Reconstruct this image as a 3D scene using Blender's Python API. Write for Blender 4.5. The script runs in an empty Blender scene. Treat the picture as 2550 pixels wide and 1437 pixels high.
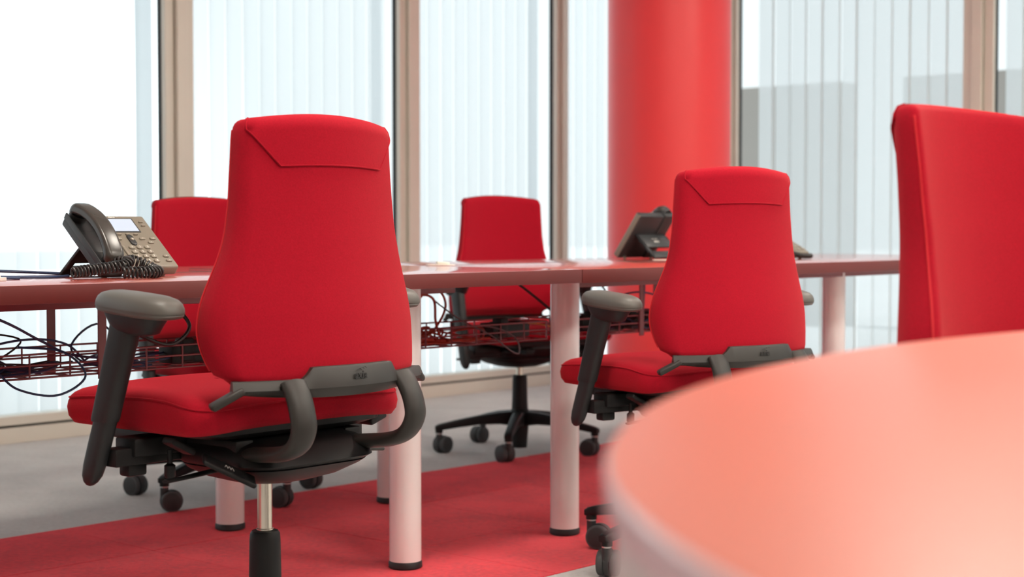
import bpy, bmesh, math, random
from mathutils import Vector, Matrix, noise
R = math.radians
sc = bpy.context.scene
col = sc.collection

# ------------------------------------------------------------------ camera
cam_d = bpy.data.cameras.new('camera')
cam = bpy.data.objects.new('camera', cam_d)
col.objects.link(cam)
CAM_H = 0.855
PITCH = math.atan(147.5 / 4000.0)
cam.location = (0, 0, CAM_H)
cam.rotation_euler = (math.pi / 2 - PITCH, 0, 0)
cam_d.sensor_width = 36.0
cam_d.lens = 36.0 * 4000.0 / 2550.0
cam_d.clip_start = 0.05
cam_d.clip_end = 200
cam_d.dof.use_dof = True
cam_d.dof.focus_distance = 3.25
cam_d.dof.aperture_fstop = (cam_d.lens / 1000.0) / 0.0125
sc.camera = cam

# ------------------------------------------------------------------ view
vs = sc.view_settings
sc.display_settings.display_device = 'sRGB'
vs.view_transform = 'Standard'
vs.look = 'None'
vs.exposure = 0.0
vs.gamma = 1.0
vs.use_curve_mapping = False

# building axes: U runs along the glass front, V points out through it
TH = math.atan2(.741, .6715)
WX, WY = math.cos(TH), math.sin(TH)
def XY(u, v): return (u * WX - v * WY, u * WY + v * WX)
def XYZ(u, v, z): return Vector((u * WX - v * WY, u * WY + v * WX, z))

# ------------------------------------------------------------------ sky
world = bpy.data.worlds.new('sky')
sc.world = world
world.use_nodes = True
wn = world.node_tree.nodes; wl = world.node_tree.links
wn.clear()
wo = wn.new('ShaderNodeOutputWorld'); wb = wn.new('ShaderNodeBackground')
geo = wn.new('ShaderNodeTexCoord')
dot = wn.new('ShaderNodeVectorMath'); dot.operation = 'DOT_PRODUCT'
bx, by = -0.44, 0.90      # bright haze low in the sky, out to the left
bl = math.hypot(bx, by)
dot.inputs[1].default_value = (bx / bl, by / bl, 0.0)
wl.new(geo.outputs['Generated'], dot.inputs[0])
mr = wn.new('ShaderNodeMapRange'); mr.interpolation_type = 'SMOOTHSTEP'
mr.inputs['From Min'].default_value = 0.950; mr.inputs['From Max'].default_value = 0.988
mr.inputs['To Min'].default_value = 1.17; mr.inputs['To Max'].default_value = 4.2
wl.new(dot.outputs['Value'], mr.inputs['Value'])
wb.inputs['Color'].default_value = (0.96, 0.985, 1.0, 1)
wl.new(mr.outputs['Result'], wb.inputs['Strength'])
wl.new(wb.outputs[0], wo.inputs[0])

# lamp added from behind the building to brighten the paving, not the room
paving_fill_d = bpy.data.lights.new('paving_fill', 'SUN'); paving_fill_d.energy = 3.6; paving_fill_d.angle = R(3); paving_fill_d.color = (1, .98, .95)
paving_fill = bpy.data.objects.new('paving_fill', paving_fill_d); col.objects.link(paving_fill)
sx, sy = XY(.25, 1.0)
paving_fill.rotation_euler = Vector((sx * .28, sy * .28, -1)).to_track_quat('-Z', 'Y').to_euler()

# ================================================================== materials
MATS = {}
def mat(name, base=(.8, .8, .8), rough=.5, metal=0.0, spec=.5, bump=None, var=None, coat=0.0, coat_r=.12, sheen=0.0, sheen_tint=None, emis=None, estr=0):
    m = bpy.data.materials.new(name); m.use_nodes = True
    nt = m.node_tree; n = nt.nodes; l = nt.links
    p = n['Principled BSDF']
    p.inputs['Base Color'].default_value = (*base, 1)
    p.inputs['Roughness'].default_value = rough
    p.inputs['Metallic'].default_value = metal
    p.inputs['Specular IOR Level'].default_value = spec
    p.inputs['Coat Weight'].default_value = coat
    p.inputs['Coat Roughness'].default_value = coat_r
    p.inputs['Sheen Weight'].default_value = sheen
    p.inputs['Sheen Roughness'].default_value = .45
    if sheen_tint: p.inputs['Sheen Tint'].default_value = (*sheen_tint, 1)
    tc = n.new('ShaderNodeTexCoord')
    if var:
        sc_, amt = var[0], var[1]
        tx = n.new('ShaderNodeTexNoise'); tx.inputs['Scale'].default_value = sc_
        tx.inputs['Detail'].default_value = 4 if len(var) < 3 else var[2]
        tx.inputs['Roughness'].default_value = .65
        l.new(tc.outputs['Object'], tx.inputs['Vector'])
        r = n.new('ShaderNodeMapRange')
        r.inputs['From Min'].default_value = .3; r.inputs['From Max'].default_value = .7
        r.inputs['To Min'].default_value = 1 - amt; r.inputs['To Max'].default_value = 1 + amt
        l.new(tx.outputs['Fac'], r.inputs['Value'])
        mx = n.new('ShaderNodeVectorMath'); mx.operation = 'SCALE'
        mx.inputs[0].default_value = base
        l.new(r.outputs[0], mx.inputs['Scale'])
        l.new(mx.outputs[0], p.inputs['Base Color'])
    if bump:
        bt = n.new('ShaderNodeTexNoise'); bt.inputs['Scale'].default_value = bump[0]
        bt.inputs['Detail'].default_value = 3
        l.new(tc.outputs['Object'], bt.inputs['Vector'])
        bn = n.new('ShaderNodeBump'); bn.inputs['Strength'].default_value = bump[1]
        bn.inputs['Distance'].default_value = bump[2]
        l.new(bt.outputs['Fac'], bn.inputs['Height'])
        l.new(bn.outputs[0], p.inputs['Normal'])
    if emis:
        p.inputs['Emission Color'].default_value = (*emis, 1)
        p.inputs['Emission Strength'].default_value = estr
    MATS[name] = m
    return m

M = {}
M['fabric'] = mat('red_wool_fabric', (.375, .005, .018), .88, spec=.12, bump=(900, .35, .0008), var=(350, .13), sheen=.22, sheen_tint=(1, .25, .22))
M['piping'] = mat('red_piping', (.58, .012, .022), .7, spec=.3)
M['black'] = mat('black_plastic', (.006, .006, .0065), .5, spec=.3, bump=(1500, .15, .0003))
M['grey_plastic'] = mat('charcoal_plastic', (.024, .0225, .020), .45, spec=.4, bump=(1600, .12, .0003))
M['pad'] = mat('soft_grey_arm_pad', (.10, .095, .085), .44, spec=.5, bump=(1200, .2, .0003))
M['armtube'] = mat('dark_grey_arm_plastic', (.014, .0145, .016), .5, spec=.4, bump=(1500, .15, .0003))
M['relief'] = mat('dark_relief', (.02, .02, .02), .6)
M['icon'] = mat('light_grey_print', (.4, .4, .4), .6)
M['chrome'] = mat('satin_steel', (.62, .58, .50), .22, metal=1.0)
M['collar'] = mat('steel_collar', (.6, .6, .6), .3, metal=1.0)
M['tyre'] = mat('caster_rubber', (.06, .062, .065), .6, spec=.4)
M['wheel'] = mat('caster_plastic', (.025, .025, .027), .5)
M['desk'] = mat('coral_red_laminate', (.46, .085, .065), .22, spec=.9, var=(3, .03), coat=.6, coat_r=.06)
M['desk_edge_shade'] = mat('shaded_red_desk_edge', (.13, .017, .015), .5, spec=.5)  # shade on the desk edge put into a darker red than the top
M['table_top'] = mat('salmon_red_laminate', (.55, .120, .070), .38, spec=.6, var=(2, .03), bump=(400, .05, .0003))
M['table_rim'] = mat('window_lit_rim', (.88, .72, .76), .2, spec=.8)  # window light on the rim put into its pale pink
M['seam'] = mat('cable_flap_gap', (.12, .03, .03), .6)
M['white_paint'] = mat('glossy_white_paint', (.80, .75, .75), .22, spec=.6, coat=.3)
M['rubber'] = mat('black_rubber', (.012, .012, .013), .5)
M['redmetal'] = mat('dark_red_lacquered_steel', (.19, .012, .022), .35, spec=.6)
M['column'] = mat('red_painted_column', (.82, .042, .048), .40, spec=.5, bump=(60, .02, .001))
M['alu'] = mat('champagne_aluminium', (.70, .645, .565), .38, metal=.2, spec=.5, var=(2, .03))
M['gasket'] = mat('black_gasket', (.012, .018, .02), .6)
M['wallp'] = mat('white_wall_paint', (.80, .78, .74), .85)
M['ceil'] = mat('white_ceiling_tiles', (.82, .80, .77), .9)
M['phone'] = mat('warm_grey_phone_plastic', (.20, .176, .138), .38, spec=.5, bump=(900, .06, .0002))
M['phone_dark'] = mat('charcoal_phone_plastic', (.028, .030, .032), .4, spec=.5)
M['handset'] = mat('glossy_charcoal_handset', (.042, .039, .034), .26, spec=.6)
M['key'] = mat('phone_key_plastic', (.24, .214, .17), .35)
M['glyph'] = mat('pale_key_print', (.75, .73, .68), .6)
M['lcd'] = mat('lcd_screen', (.42, .50, .62), .2, spec=.5, emis=(.45, .6, .9), estr=.22)
M['cord'] = mat('black_coiled_cord', (.022, .021, .021), .32, spec=.5)
M['blue_cable'] = mat('dark_blue_cable', (.012, .035, .10), .4)
M['black_cable'] = mat('black_cable', (.012, .012, .014), .35)
M['red_cable'] = mat('rust_red_cable', (.34, .045, .022), .45)
M['grey_cable'] = mat('grey_cable', (.13, .11, .12), .4)
M['yellow_cable'] = mat('yellow_cable', (.42, .19, .03), .45)
M['clearplug'] = mat('clear_plastic_plug', (.75, .72, .68), .15)
M['white_plastic'] = mat('white_plastic', (.80, .77, .68), .4)
M['concrete'] = mat('pale_paving', (.72, .73, .74), .9, var=(.6, .06))
M['facade'] = mat('grey_brown_facade', (.30, .28, .26), .9, var=(.5, .05))
M['facade_white'] = mat('white_facade', (.78, .84, .88), .8)
M['dark_metal'] = mat('dark_frame', (.05, .055, .06), .5)

def carpet(name, base, amt, tile=None, bscale=700, dist=.004, sheen=.3, stint=None, dark_seam=.55):
    m = mat(name, base, .95, spec=.05, sheen=sheen, sheen_tint=stint)
    nt = m.node_tree; n = nt.nodes; l = nt.links; p = n['Principled BSDF']
    tc = n.new('ShaderNodeTexCoord')
    a = n.new('ShaderNodeTexNoise'); a.inputs['Scale'].default_value = bscale; a.inputs['Detail'].default_value = 2
    b = n.new('ShaderNodeTexNoise'); b.inputs['Scale'].default_value = 70; b.inputs['Detail'].default_value = 5
    c = n.new('ShaderNodeTexNoise'); c.inputs['Scale'].default_value = 5; c.inputs['Detail'].default_value = 3
    for x in (a, b, c): l.new(tc.outputs['Object'], x.inputs['Vector'])
    s1 = n.new('ShaderNodeMath'); s1.operation = 'ADD'; l.new(a.outputs['Fac'], s1.inputs[0]); l.new(b.outputs['Fac'], s1.inputs[1])
    s2 = n.new('ShaderNodeMath'); s2.operation = 'ADD'; l.new(s1.outputs[0], s2.inputs[0]); l.new(c.outputs['Fac'], s2.inputs[1])
    r = n.new('ShaderNodeMapRange'); r.inputs['From Min'].default_value = 1.15; r.inputs['From Max'].default_value = 1.85
    r.inputs['To Min'].default_value = 1 - amt; r.inputs['To Max'].default_value = 1 + amt
    l.new(s2.outputs[0], r.inputs['Value'])
    fac = r.outputs[0]
    mx = n.new('ShaderNodeVectorMath'); mx.operation = 'SCALE'; mx.inputs[0].default_value = base
    l.new(fac, mx.inputs['Scale'])
    l.new(mx.outputs[0], p.inputs['Base Color'])
    bn = n.new('ShaderNodeBump'); bn.inputs['Strength'].default_value = .9; bn.inputs['Distance'].default_value = dist
    l.new(s1.outputs[0], bn.inputs['Height']); l.new(bn.outputs[0], p.inputs['Normal'])
    return m
M['carpet_red'] = carpet('red_loop_carpet', (.93, .045, .062), .28, sheen=.7, stint=(1, .35, .40))
M['carpet_grey'] = carpet('grey_loop_carpet', (.62, .60, .58), .20, sheen=.8, stint=(.95, .97, 1))

# vertical blind fabric: thin woven cloth that lets light and a blurred view through
def blind_mat(name, trans, colr, tl):
    m = bpy.data.materials.new(name); m.use_nodes = True
    nt = m.node_tree; n = nt.nodes; l = nt.links; n.clear()
    o = n.new('ShaderNodeOutputMaterial')
    t = n.new('ShaderNodeBsdfTransparent'); t.inputs[0].default_value = (.99, .995, 1, 1)
    tr = n.new('ShaderNodeBsdfTranslucent'); tr.inputs[0].default_value = (*colr, 1)
    df = n.new('ShaderNodeBsdfDiffuse'); df.inputs[0].default_value = (*colr, 1)
    m1 = n.new('ShaderNodeMixShader'); m1.inputs[0].default_value = tl
    l.new(df.outputs[0], m1.inputs[1]); l.new(tr.outputs[0], m1.inputs[2])
    m2 = n.new('ShaderNodeMixShader'); m2.inputs[0].default_value = trans
    l.new(m1.outputs[0], m2.inputs[1]); l.new(t.outputs[0], m2.inputs[2])
    l.new(m2.outputs[0], o.inputs[0])
    return m
M['hem'] = mat('white_slit_light', (.86, .87, .86), .8)  # white strips standing in for light between blind slats
M['blind'] = blind_mat('translucent_blind_fabric', .22, (.75, .78, .80), .85)
def glass_mat():
    m = bpy.data.materials.new('window_glass'); m.use_nodes = True
    nt = m.node_tree; n = nt.nodes; l = nt.links; n.clear()
    o = n.new('ShaderNodeOutputMaterial')
    t = n.new('ShaderNodeBsdfTransparent'); t.inputs[0].default_value = (.95, .985, .985, 1)
    g = n.new('ShaderNodeBsdfGlossy'); g.inputs['Roughness'].default_value = .02
    lw = n.new('ShaderNodeLayerWeight'); lw.inputs[0].default_value = .12
    mx = n.new('ShaderNodeMixShader')
    sc_ = n.new('ShaderNodeMath'); sc_.operation = 'MULTIPLY'; sc_.inputs[1].default_value = .55
    l.new(lw.outputs['Fresnel'], sc_.inputs[0]); l.new(sc_.outputs[0], mx.inputs[0])
    l.new(t.outputs[0], mx.inputs[1]); l.new(g.outputs[0], mx.inputs[2]); l.new(mx.outputs[0], o.inputs[0])
    return m
M['glass'] = glass_mat()
M['lamp'] = mat('ceiling_lamp_diffuser', (.9, .9, .9), .5, emis=(1.0, .91, .80), estr=35.0)

# ================================================================== mesh helpers
def finish(bm, name, mats, smooth=True, angle=38):
    bmesh.ops.remove_doubles(bm, verts=bm.verts, dist=1e-6)
    bmesh.ops.recalc_face_normals(bm, faces=bm.faces)
    if smooth:
        for f in bm.faces: f.smooth = True
        for e in bm.edges:
            if len(e.link_faces) == 2 and e.calc_face_angle(0) > R(angle): e.smooth = False
    me = bpy.data.meshes.new(name); bm.to_mesh(me); bm.free()
    if not isinstance(mats, (list, tuple)): mats = [mats]
    for m in mats: me.materials.append(m)
    return me
def place(name, me, parent=None, loc=(0, 0, 0), rot=(0, 0, 0)):
    o = bpy.data.objects.new(name, me); col.objects.link(o)
    o.location = loc; o.rotation_euler = rot
    if parent: o.parent = parent
    return o
def empty(name, loc=(0, 0, 0), rz=0):
    o = bpy.data.objects.new(name, None); col.objects.link(o)
    o.location = loc; o.rotation_euler = (0, 0, rz); o.empty_display_size = .1
    return o
def tag(o, label=None, cat=None, group=None, kind=None):
    if label: o['label'] = label
    if cat: o['category'] = cat
    if group: o['group'] = group
    if kind: o['kind'] = kind
    return o
def obj(name, bm, mats, parent=None, loc=(0, 0, 0), rot=(0, 0, 0), **k):
    return place(name, finish(bm, name, mats, **k), parent, loc, rot)

def box(bm, c, s, bev=0, seg=2, mtx=None, mi=0):
    r = bmesh.ops.create_cube(bm, size=1)
    vs_ = r['verts']
    bmesh.ops.scale(bm, vec=s, verts=vs_)
    if bev > 0:
        es = list({e for v in vs_ for e in v.link_edges})
        rr = bmesh.ops.bevel(bm, geom=es, offset=bev, segments=seg, affect='EDGES', profile=.5)
        vs_ = list({v for f in rr['faces'] for v in f.verts} | {v for v in vs_ if v.is_valid})
    fs = {f for v in vs_ for f in v.link_faces}
    for f in fs: f.material_index = mi
    bmesh.ops.translate(bm, vec=c, verts=vs_)
    if mtx: bmesh.ops.transform(bm, matrix=mtx, verts=vs_)
    return vs_
def box3(bm, x0, x1, y0, y1, z0, z1, bev=0, seg=2, mi=0, mtx=None):
    return box(bm, ((x0 + x1) / 2, (y0 + y1) / 2, (z0 + z1) / 2), (abs(x1 - x0), abs(y1 - y0), abs(z1 - z0)), bev, seg, mtx, mi)
def lathe(bm, prof, seg=32, c=(0, 0, 0), mtx=None, mi=0, sx=1, sy=1):
    rings = []
    for r, z in prof:
        if r < 1e-6: rings.append([bm.verts.new((c[0], c[1], c[2] + z))])
        else: rings.append([bm.verts.new((c[0] + sx * r * math.cos(2 * math.pi * i / seg), c[1] + sy * r * math.sin(2 * math.pi * i / seg), c[2] + z)) for i in range(seg)])
    for a, b in zip(rings, rings[1:]):
        for i in range(seg):
            j = (i + 1) % seg
            if len(a) == 1 and len(b) == 1: continue
            if len(a) == 1: f = bm.faces.new((a[0], b[i], b[j]))
            elif len(b) == 1: f = bm.faces.new((a[i], a[j], b[0]))
            else: f = bm.faces.new((a[i], a[j], b[j], b[i]))
            f.material_index = mi
    vs_ = [v for r in rings for v in r]
    for ring in (rings[0], rings[-1]):
        if len(ring) > 1:
            f = bm.faces.new(ring); f.material_index = mi
    if mtx: bmesh.ops.transform(bm, matrix=mtx, verts=vs_)
    return vs_
def loft(bm, loops, cap=True, mi=0, closed=True):
    rs = [[bm.verts.new(p) for p in lp] for lp in loops]
    n = len(rs[0])
    for a, b in zip(rs, rs[1:]):
        for i in range(n if closed else n - 1):
            j = (i + 1) % n
            f = bm.faces.new((a[i], a[j], b[j], b[i])); f.material_index = mi
    if cap:
        for r in (rs[0], rs[-1]):
            f = bm.faces.new(r); f.material_index = mi
    return [v for r in rs for v in r]
def cr(pts, n):
    """Catmull-Rom through pts, n samples per span"""
    P = [Vector(p) for p in pts]
    P = [P[0] * 2 - P[1]] + P + [P[-1] * 2 - P[-2]]
    out = []
    for i in range(1, len(P) - 2):
        for k in range(n):
            t = k / n
            a, b, c, d = P[i - 1], P[i], P[i + 1], P[i + 2]
            out.append(.5 * ((2 * b) + (-a + c) * t + (2 * a - 5 * b + 4 * c - d) * t * t + (-a + 3 * b - 3 * c + d) * t ** 3))
    out.append(P[-2])
    return out
def tube(bm, pts, rad, seg=8, n=6, smooth=True, flat=1.0, up=None, mi=0, closed=False):
    """sweep an ellipse along pts. rad: number or function of t. flat: width ratio along `up`-side axis"""
    P = cr(pts, n) if smooth else [Vector(p) for p in pts]
    m = len(P); loops = []
    t0 = (P[1] - P[0]).normalized()
    ref = Vector(up) if up else (Vector((0, 0, 1)) if abs(t0.z) < .9 else Vector((1, 0, 0)))
    s = (ref - t0 * ref.dot(t0)).normalized()
    for i in range(m):
        t = (P[min(i + 1, m - 1)] - P[max(i - 1, 0)])
        if t.length < 1e-9: t = t0.copy()
        t.normalize()
        s = (s - t * s.dot(t))
        if s.length < 1e-6: s = t.orthogonal()
        s.normalize(); b = t.cross(s)
        r = rad(i / (m - 1)) if callable(rad) else rad
        if isinstance(r, tuple): ra, rb = r
        else: ra, rb = r * flat, r
        loops.append([P[i] + s * (math.cos(2 * math.pi * k / seg) * ra) + b * (math.sin(2 * math.pi * k / seg) * rb) for k in range(seg)])
    return loft(bm, loops, True, mi)
def rrect(hx, hy, r, n=5):
    r = min(r, hx * .999, hy * .999); out = []
    for cx, cy, a0 in ((hx - r, hy - r, 0), (-hx + r, hy - r, 90), (-hx + r, -hy + r, 180), (hx - r, -hy + r, 270)):
        for i in range(n + 1):
            a = R(a0 + 90 * i / n); out.append((cx + r * math.cos(a), cy + r * math.sin(a)))
    return out
def oval(hx, hy, e=2.6, n=32):
    out = []
    for i in range(n):
        a = 2 * math.pi * i / n; c, s_ = math.cos(a), math.sin(a)
        out.append((hx * math.copysign(abs(c) ** (2 / e), c), hy * math.copysign(abs(s_) ** (2 / e), s_)))
    return out
def interp(tab, x):
    if x <= tab[0][0]: return tab[0][1]
    for (a, va), (b, vb) in zip(tab, tab[1:]):
        if x <= b:
            t = (x - a) / (b - a); t = t * t * (3 - 2 * t) if False else t
            return va + (vb - va) * t
    return tab[-1][1]
def text_bm(bm, s, size, mtx, mi=0, depth=.0004, bold=False):
    cu = bpy.data.curves.new('t', 'FONT'); cu.body = s; cu.size = size; cu.align_x = 'CENTER'; cu.align_y = 'CENTER'
    cu.extrude = depth; cu.resolution_u = 3
    if bold: cu.offset = size * .02
    o = bpy.data.objects.new('t', cu); col.objects.link(o)
    bpy.context.view_layer.update()
    dg = bpy.context.evaluated_depsgraph_get()
    me = o.evaluated_get(dg).to_mesh()
    nb = len(bm.verts); nf = len(bm.faces)
    tmp = bmesh.new(); tmp.from_mesh(me)
    bmesh.ops.transform(tmp, matrix=mtx, verts=tmp.verts)
    for f in tmp.faces: f.material_index = mi
    m2 = bpy.data.meshes.new('t2'); tmp.to_mesh(m2); tmp.free()
    bm.from_mesh(m2)
    bm.faces.ensure_lookup_table()
    for f in bm.faces[nf:]: f.material_index = mi
    o.evaluated_get(dg).to_mesh_clear()
    bpy.data.objects.remove(o); bpy.data.curves.remove(cu); bpy.data.meshes.remove(m2)

def ubox(bm, u0, u1, v0, v1, z0, z1, bev=0, mi=0):
    mt = Matrix.Rotation(TH, 4, 'Z')
    return box3(bm, u0, u1, v0, v1, z0, z1, bev, 2, mi, mt)

# ================================================================== room shell
WV = 5.77      # inner face of the glass front
CU = 7.92      # inner face of the second glass front
UMIN, VMIN = -3.2, -3.4
CEIL = 2.85
bm = bmesh.new(); ubox(bm, UMIN - .2, CU + .25, VMIN - .2, WV + .25, -.12, 0)
o = obj('floor', bm, M['carpet_grey'], smooth=False); tag(o, 'grey loop carpet floor', kind='structure')
bm = bmesh.new(); ubox(bm, UMIN - .2, CU + .25, VMIN - .2, WV + .25, CEIL, CEIL + .1)
o = obj('ceiling', bm, M['ceil'], smooth=False); tag(o, 'white ceiling', kind='structure')
bm = bmesh.new(); ubox(bm, UMIN - .2, CU + .25, VMIN - .2, VMIN, 0, CEIL)
o = obj('wall_back', bm, M['wallp'], smooth=False); tag(o, 'white wall behind the desks', kind='structure')
bm = bmesh.new(); ubox(bm, UMIN - .2, UMIN, VMIN, WV + .25, 0, CEIL)
o = obj('wall_left', bm, M['wallp'], smooth=False); tag(o, 'white side wall', kind='structure')

# red carpet strip made of half metre tiles, seams are real gaps
def carpet_tiles():
    bm = bmesh.new()
    random.seed(4)
    v0, v1 = 2.572, 4.0
    vs_ = [2.572, 3.052, 3.552, 4.0]
    u = -1.5
    mt = Matrix.Rotation(TH, 4, 'Z')
    while u < 6.0:
        for a, b in zip(vs_, vs_[1:]):
            z1 = .002 + random.uniform(0, .0010)
            g = .0008
            box3(bm, u + g, u + .5 - g, a + g, b - g, 0.0, z1, .0015, 1, 0, mt)
        u += .5
    return bm
o = obj('red_carpet', carpet_tiles(), M['carpet_red'], smooth=False)
tag(o, 'bright red strip of carpet tiles under the desks', 'carpet')

# ---------------------------------------------------------------- glass front 1 (along U) and 2 (along V)
def mullion(idx, pos, axis, w=.14, kind_='trim'):
    """three-step aluminium upright; axis 'U': stands at u=pos on the first front, 'V': at v=pos on the second"""
    bm = bmesh.new(); mt = Matrix.Rotation(TH, 4, 'Z')
    def b(a0, a1, d0, d1, mi=0, bev=.002):
        if axis == 'U': box3(bm, a0, a1, WV + d0, WV + d1, 0, CEIL, bev, 1, mi, mt)
        else: box3(bm, CU + d0, CU + d1, a0, a1, 0, CEIL, bev, 1, mi, mt)
    h = w / 2
    b(pos - h, pos - h + .042 * w / .14, -.012, .036)
    b(pos - h + .045 * w / .14, pos + h - .045 * w / .14, -.035, .036)
    b(pos + h - .042 * w / .14, pos + h, -.012, .036)
    b(pos - h - .003, pos + h + .003, .016, .040, 1, 0)
    o = obj('trim_%d' % idx, bm, [M['alu'], M['gasket']], smooth=False)
    tag(o, kind='structure')
    return o
mull_u = [-1.31, .07, 1.45, 2.83, 4.21, 5.60, 6.77, 7.86]
mull_w = [.14, .14, .14, .14, .15, .14, .10, .10]
idx = 1
for p, w in zip(mull_u, mull_w):
    mullion(idx, p, 'U', w); idx += 1
mull_v = [5.42, 3.87, 2.33, .79, -.75, -2.29]
for k, p in enumerate(mull_v):
    mullion(idx, p, 'V', .07 if k == 0 else .17); idx += 1

def rail(idx, axis, a0, a1):
    bm = bmesh.new(); mt = Matrix.Rotation(TH, 4, 'Z')
    def b(z0, z1, d0, d1, mi=0):
        if axis == 'U': box3(bm, a0, a1, WV + d0, WV + d1, z0, z1, .0015, 1, mi, mt)
        else: box3(bm, CU + d0, CU + d1, a0, a1, z0, z1, .0015, 1, mi, mt)
    b(0, .062, -.004, .09); b(.062, .072, .012, .09, 1); b(.072, .108, 0, .09)
    b(CEIL - .10, CEIL, 0, .09)
    o = obj('trim_%d' % idx, bm, [M['alu'], M['gasket']], smooth=False); tag(o, kind='structure')
rail(idx, 'U', UMIN, CU); idx += 1
rail(idx, 'V', VMIN, WV); idx += 1

def pane(n, axis, a0, a1):
    bm = bmesh.new(); mt = Matrix.Rotation(TH, 4, 'Z')
    if axis == 'U': box3(bm, a0, a1, WV + .03, WV + .036, .10, CEIL - .08, 0, 1, 0, mt)
    else: box3(bm, CU + .03, CU + .036, a0, a1, .10, CEIL - .08, 0, 1, 0, mt)
    o = obj('window_%d' % n, bm, M['glass'], smooth=False); tag(o, 'floor to ceiling window pane', kind='structure')
wi = 1
us = [UMIN] + mull_u
for a, b in zip(us, us[1:]): pane(wi, 'U', a + .03, b - .03); wi += 1
vsx = sorted(mull_v + [VMIN, WV])
for a, b in zip(vsx, vsx[1:]): pane(wi, 'V', a + .02, b - .02); wi += 1

def blind(axis, a0, a1, first, pitch, width, rot, label, seed, dist, hem=False):
    """one vertical blind: a headrail with hanging slats"""
    random.seed(seed)
    t = empty('vertical_blind', (*XY(((a0 + a1) / 2) if axis == 'U' else CU + dist, (WV + dist) if axis == 'U' else (a0 + a1) / 2), 0), TH if axis == 'U' else TH + math.pi / 2)
    tag(t, label, 'blind', 'vertical blinds behind the glass')
    mid = (a0 + a1) / 2
    bm = bmesh.new()
    p = first
    ps = []
    while p < a1 - .02:
        ps.append(p); p += pitch
    # a few slats bunched at the far end
    ps += [a1 - .05] if axis == 'U' else []
    for p in ps:
        a = rot + random.uniform(-.035, .035)
        c, s = math.cos(a), math.sin(a)
        hw = width / 2
        n = 6; loopsB = []
        for z in (.085, 1.4, CEIL - .08):
            sh = random.uniform(-.003, .003)
            lp = []
            for i in range(n + 1):
                q = -hw + width * i / n
                bow = .004 * (1 - (2 * i / n - 1) ** 2)
                lp.append((p - mid + q * c - bow * s + sh, q * s + bow * c, z))
            loopsB.append(lp)
        rs = [[bm.verts.new(x) for x in lp] for lp in loopsB]
        for r0, r1 in zip(rs, rs[1:]):
            for i in range(n): bm.faces.new((r0[i], r0[i + 1], r1[i + 1], r1[i]))
    obj('slats', bm, M['blind'], t)
    if hem:
        # opaque white strips added to imitate bright lines of light between the slats
        bm = bmesh.new()
        for k_, p in enumerate(ps):
            wd = (.007, .004, .0095, .006, .010)[k_ % 5]
            box3(bm, p - mid - .052, p - mid - .052 + wd, .010, .0115, .085, CEIL - .08)
        obj('slit_light_strips', bm, M['hem'], t, smooth=False)
    bm = bmesh.new(); box3(bm, a0 - mid, a1 - mid, -.025, .025, CEIL - .085, CEIL - .03, .003)
    obj('headrail', bm, M['alu'], t)
BD = .14
desc = ['vertical blind at the far left, next to the side wall', 'second vertical blind from the side wall, out past the desks', 'vertical blind beside the desk end, left of the telephone window',
        'vertical blind in the bay left of the phone window', 'brilliant white vertical blind behind the left telephone', 'pale striped vertical blind above the large red chair',
        'vertical blind behind the far red chair, left of the narrow mullion', 'narrow vertical blind just left of the red column']
us2 = [UMIN] + mull_u
firsts = {3: 2.97, 4: 3.018, 5: 4.335, 6: 5.73, 7: 6.90}
for k, (a, b) in enumerate(zip(us2, us2[1:])):
    f = a + .09
    if k == 4: f = 2.97
    if k == 5: f = 4.335
    if k == 6: f = 5.725
    if k == 7: f = 6.90
    if k < 2: continue
    blind('U', a + .03, b - .03, f, .097, .113, .24 if k != 5 else .22, desc[k], 10 + k, BD)
vd = {1: 'greyish vertical blind right of the red column', 2: 'vertical blind behind the chair at the right edge', 3: 'vertical blind further right along the second front'}
vv = sorted(mull_v, reverse=True)
for k in range(3):
    a, b = vv[k + 1], vv[k]
    blind('V', a + .03, b - .04, a + .07, .1105, .119, -.12, vd[k + 1], 40 + k, .13, True)

# ---------------------------------------------------------------- outside
bm = bmesh.new(); ubox(bm, -30, 60, WV + .35, 60, -.14, -.02); ubox(bm, CU + .35, 60, -30, WV + .35, -.14, -.02)
o = obj('exterior_ground', bm, M['concrete'], smooth=False); tag(o, 'pale paving outside the windows', kind='structure')
bm = bmesh.new()
ubox(bm, 12.5, 12.8, -8, 6.80, -.02, 2.16)
ubox(bm, 12.5, 12.8, 7.43, 8.5, -.02, 2.16)
o = obj('exterior_wall', bm, M['facade'], smooth=False); tag(o, 'low grey wall outside the right hand windows', kind='structure')

# ---------------------------------------------------------------- column
bm = bmesh.new(); lathe(bm, [(.30, 0), (.30, CEIL)], 96)
o = obj('round_column', bm, M['column'], loc=(.77, 7.90, 0))
tag(o, 'thick round bright red column standing in front of the windows', 'column')

# ---------------------------------------------------------------- ceiling lights
def ceiling_light_mesh():
    bm = bmesh.new(); box3(bm, -.31, .31, -.31, .31, -.03, .0, .004)
    fr = finish(bm, 'light_frame', M['white_plastic'])
    bm = bmesh.new(); box3(bm, -.285, .285, -.285, .285, -.036, -.028)
    df = finish(bm, 'light_diffuser', M['lamp'], smooth=False)
    return fr, df
LF, LD = ceiling_light_mesh()
for i, u in enumerate((1.5, 3.6, 5.7)):
    for j, v in enumerate((-1.9, .1, 2.1)):
        t = empty('ceiling_light', XYZ(u, v, CEIL), TH)
        tag(t, 'square ceiling light panel in a white frame above the office', 'ceiling light', 'square ceiling light panels')
        place('light_frame', LF, t); place('light_diffuser', LD, t)

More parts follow.
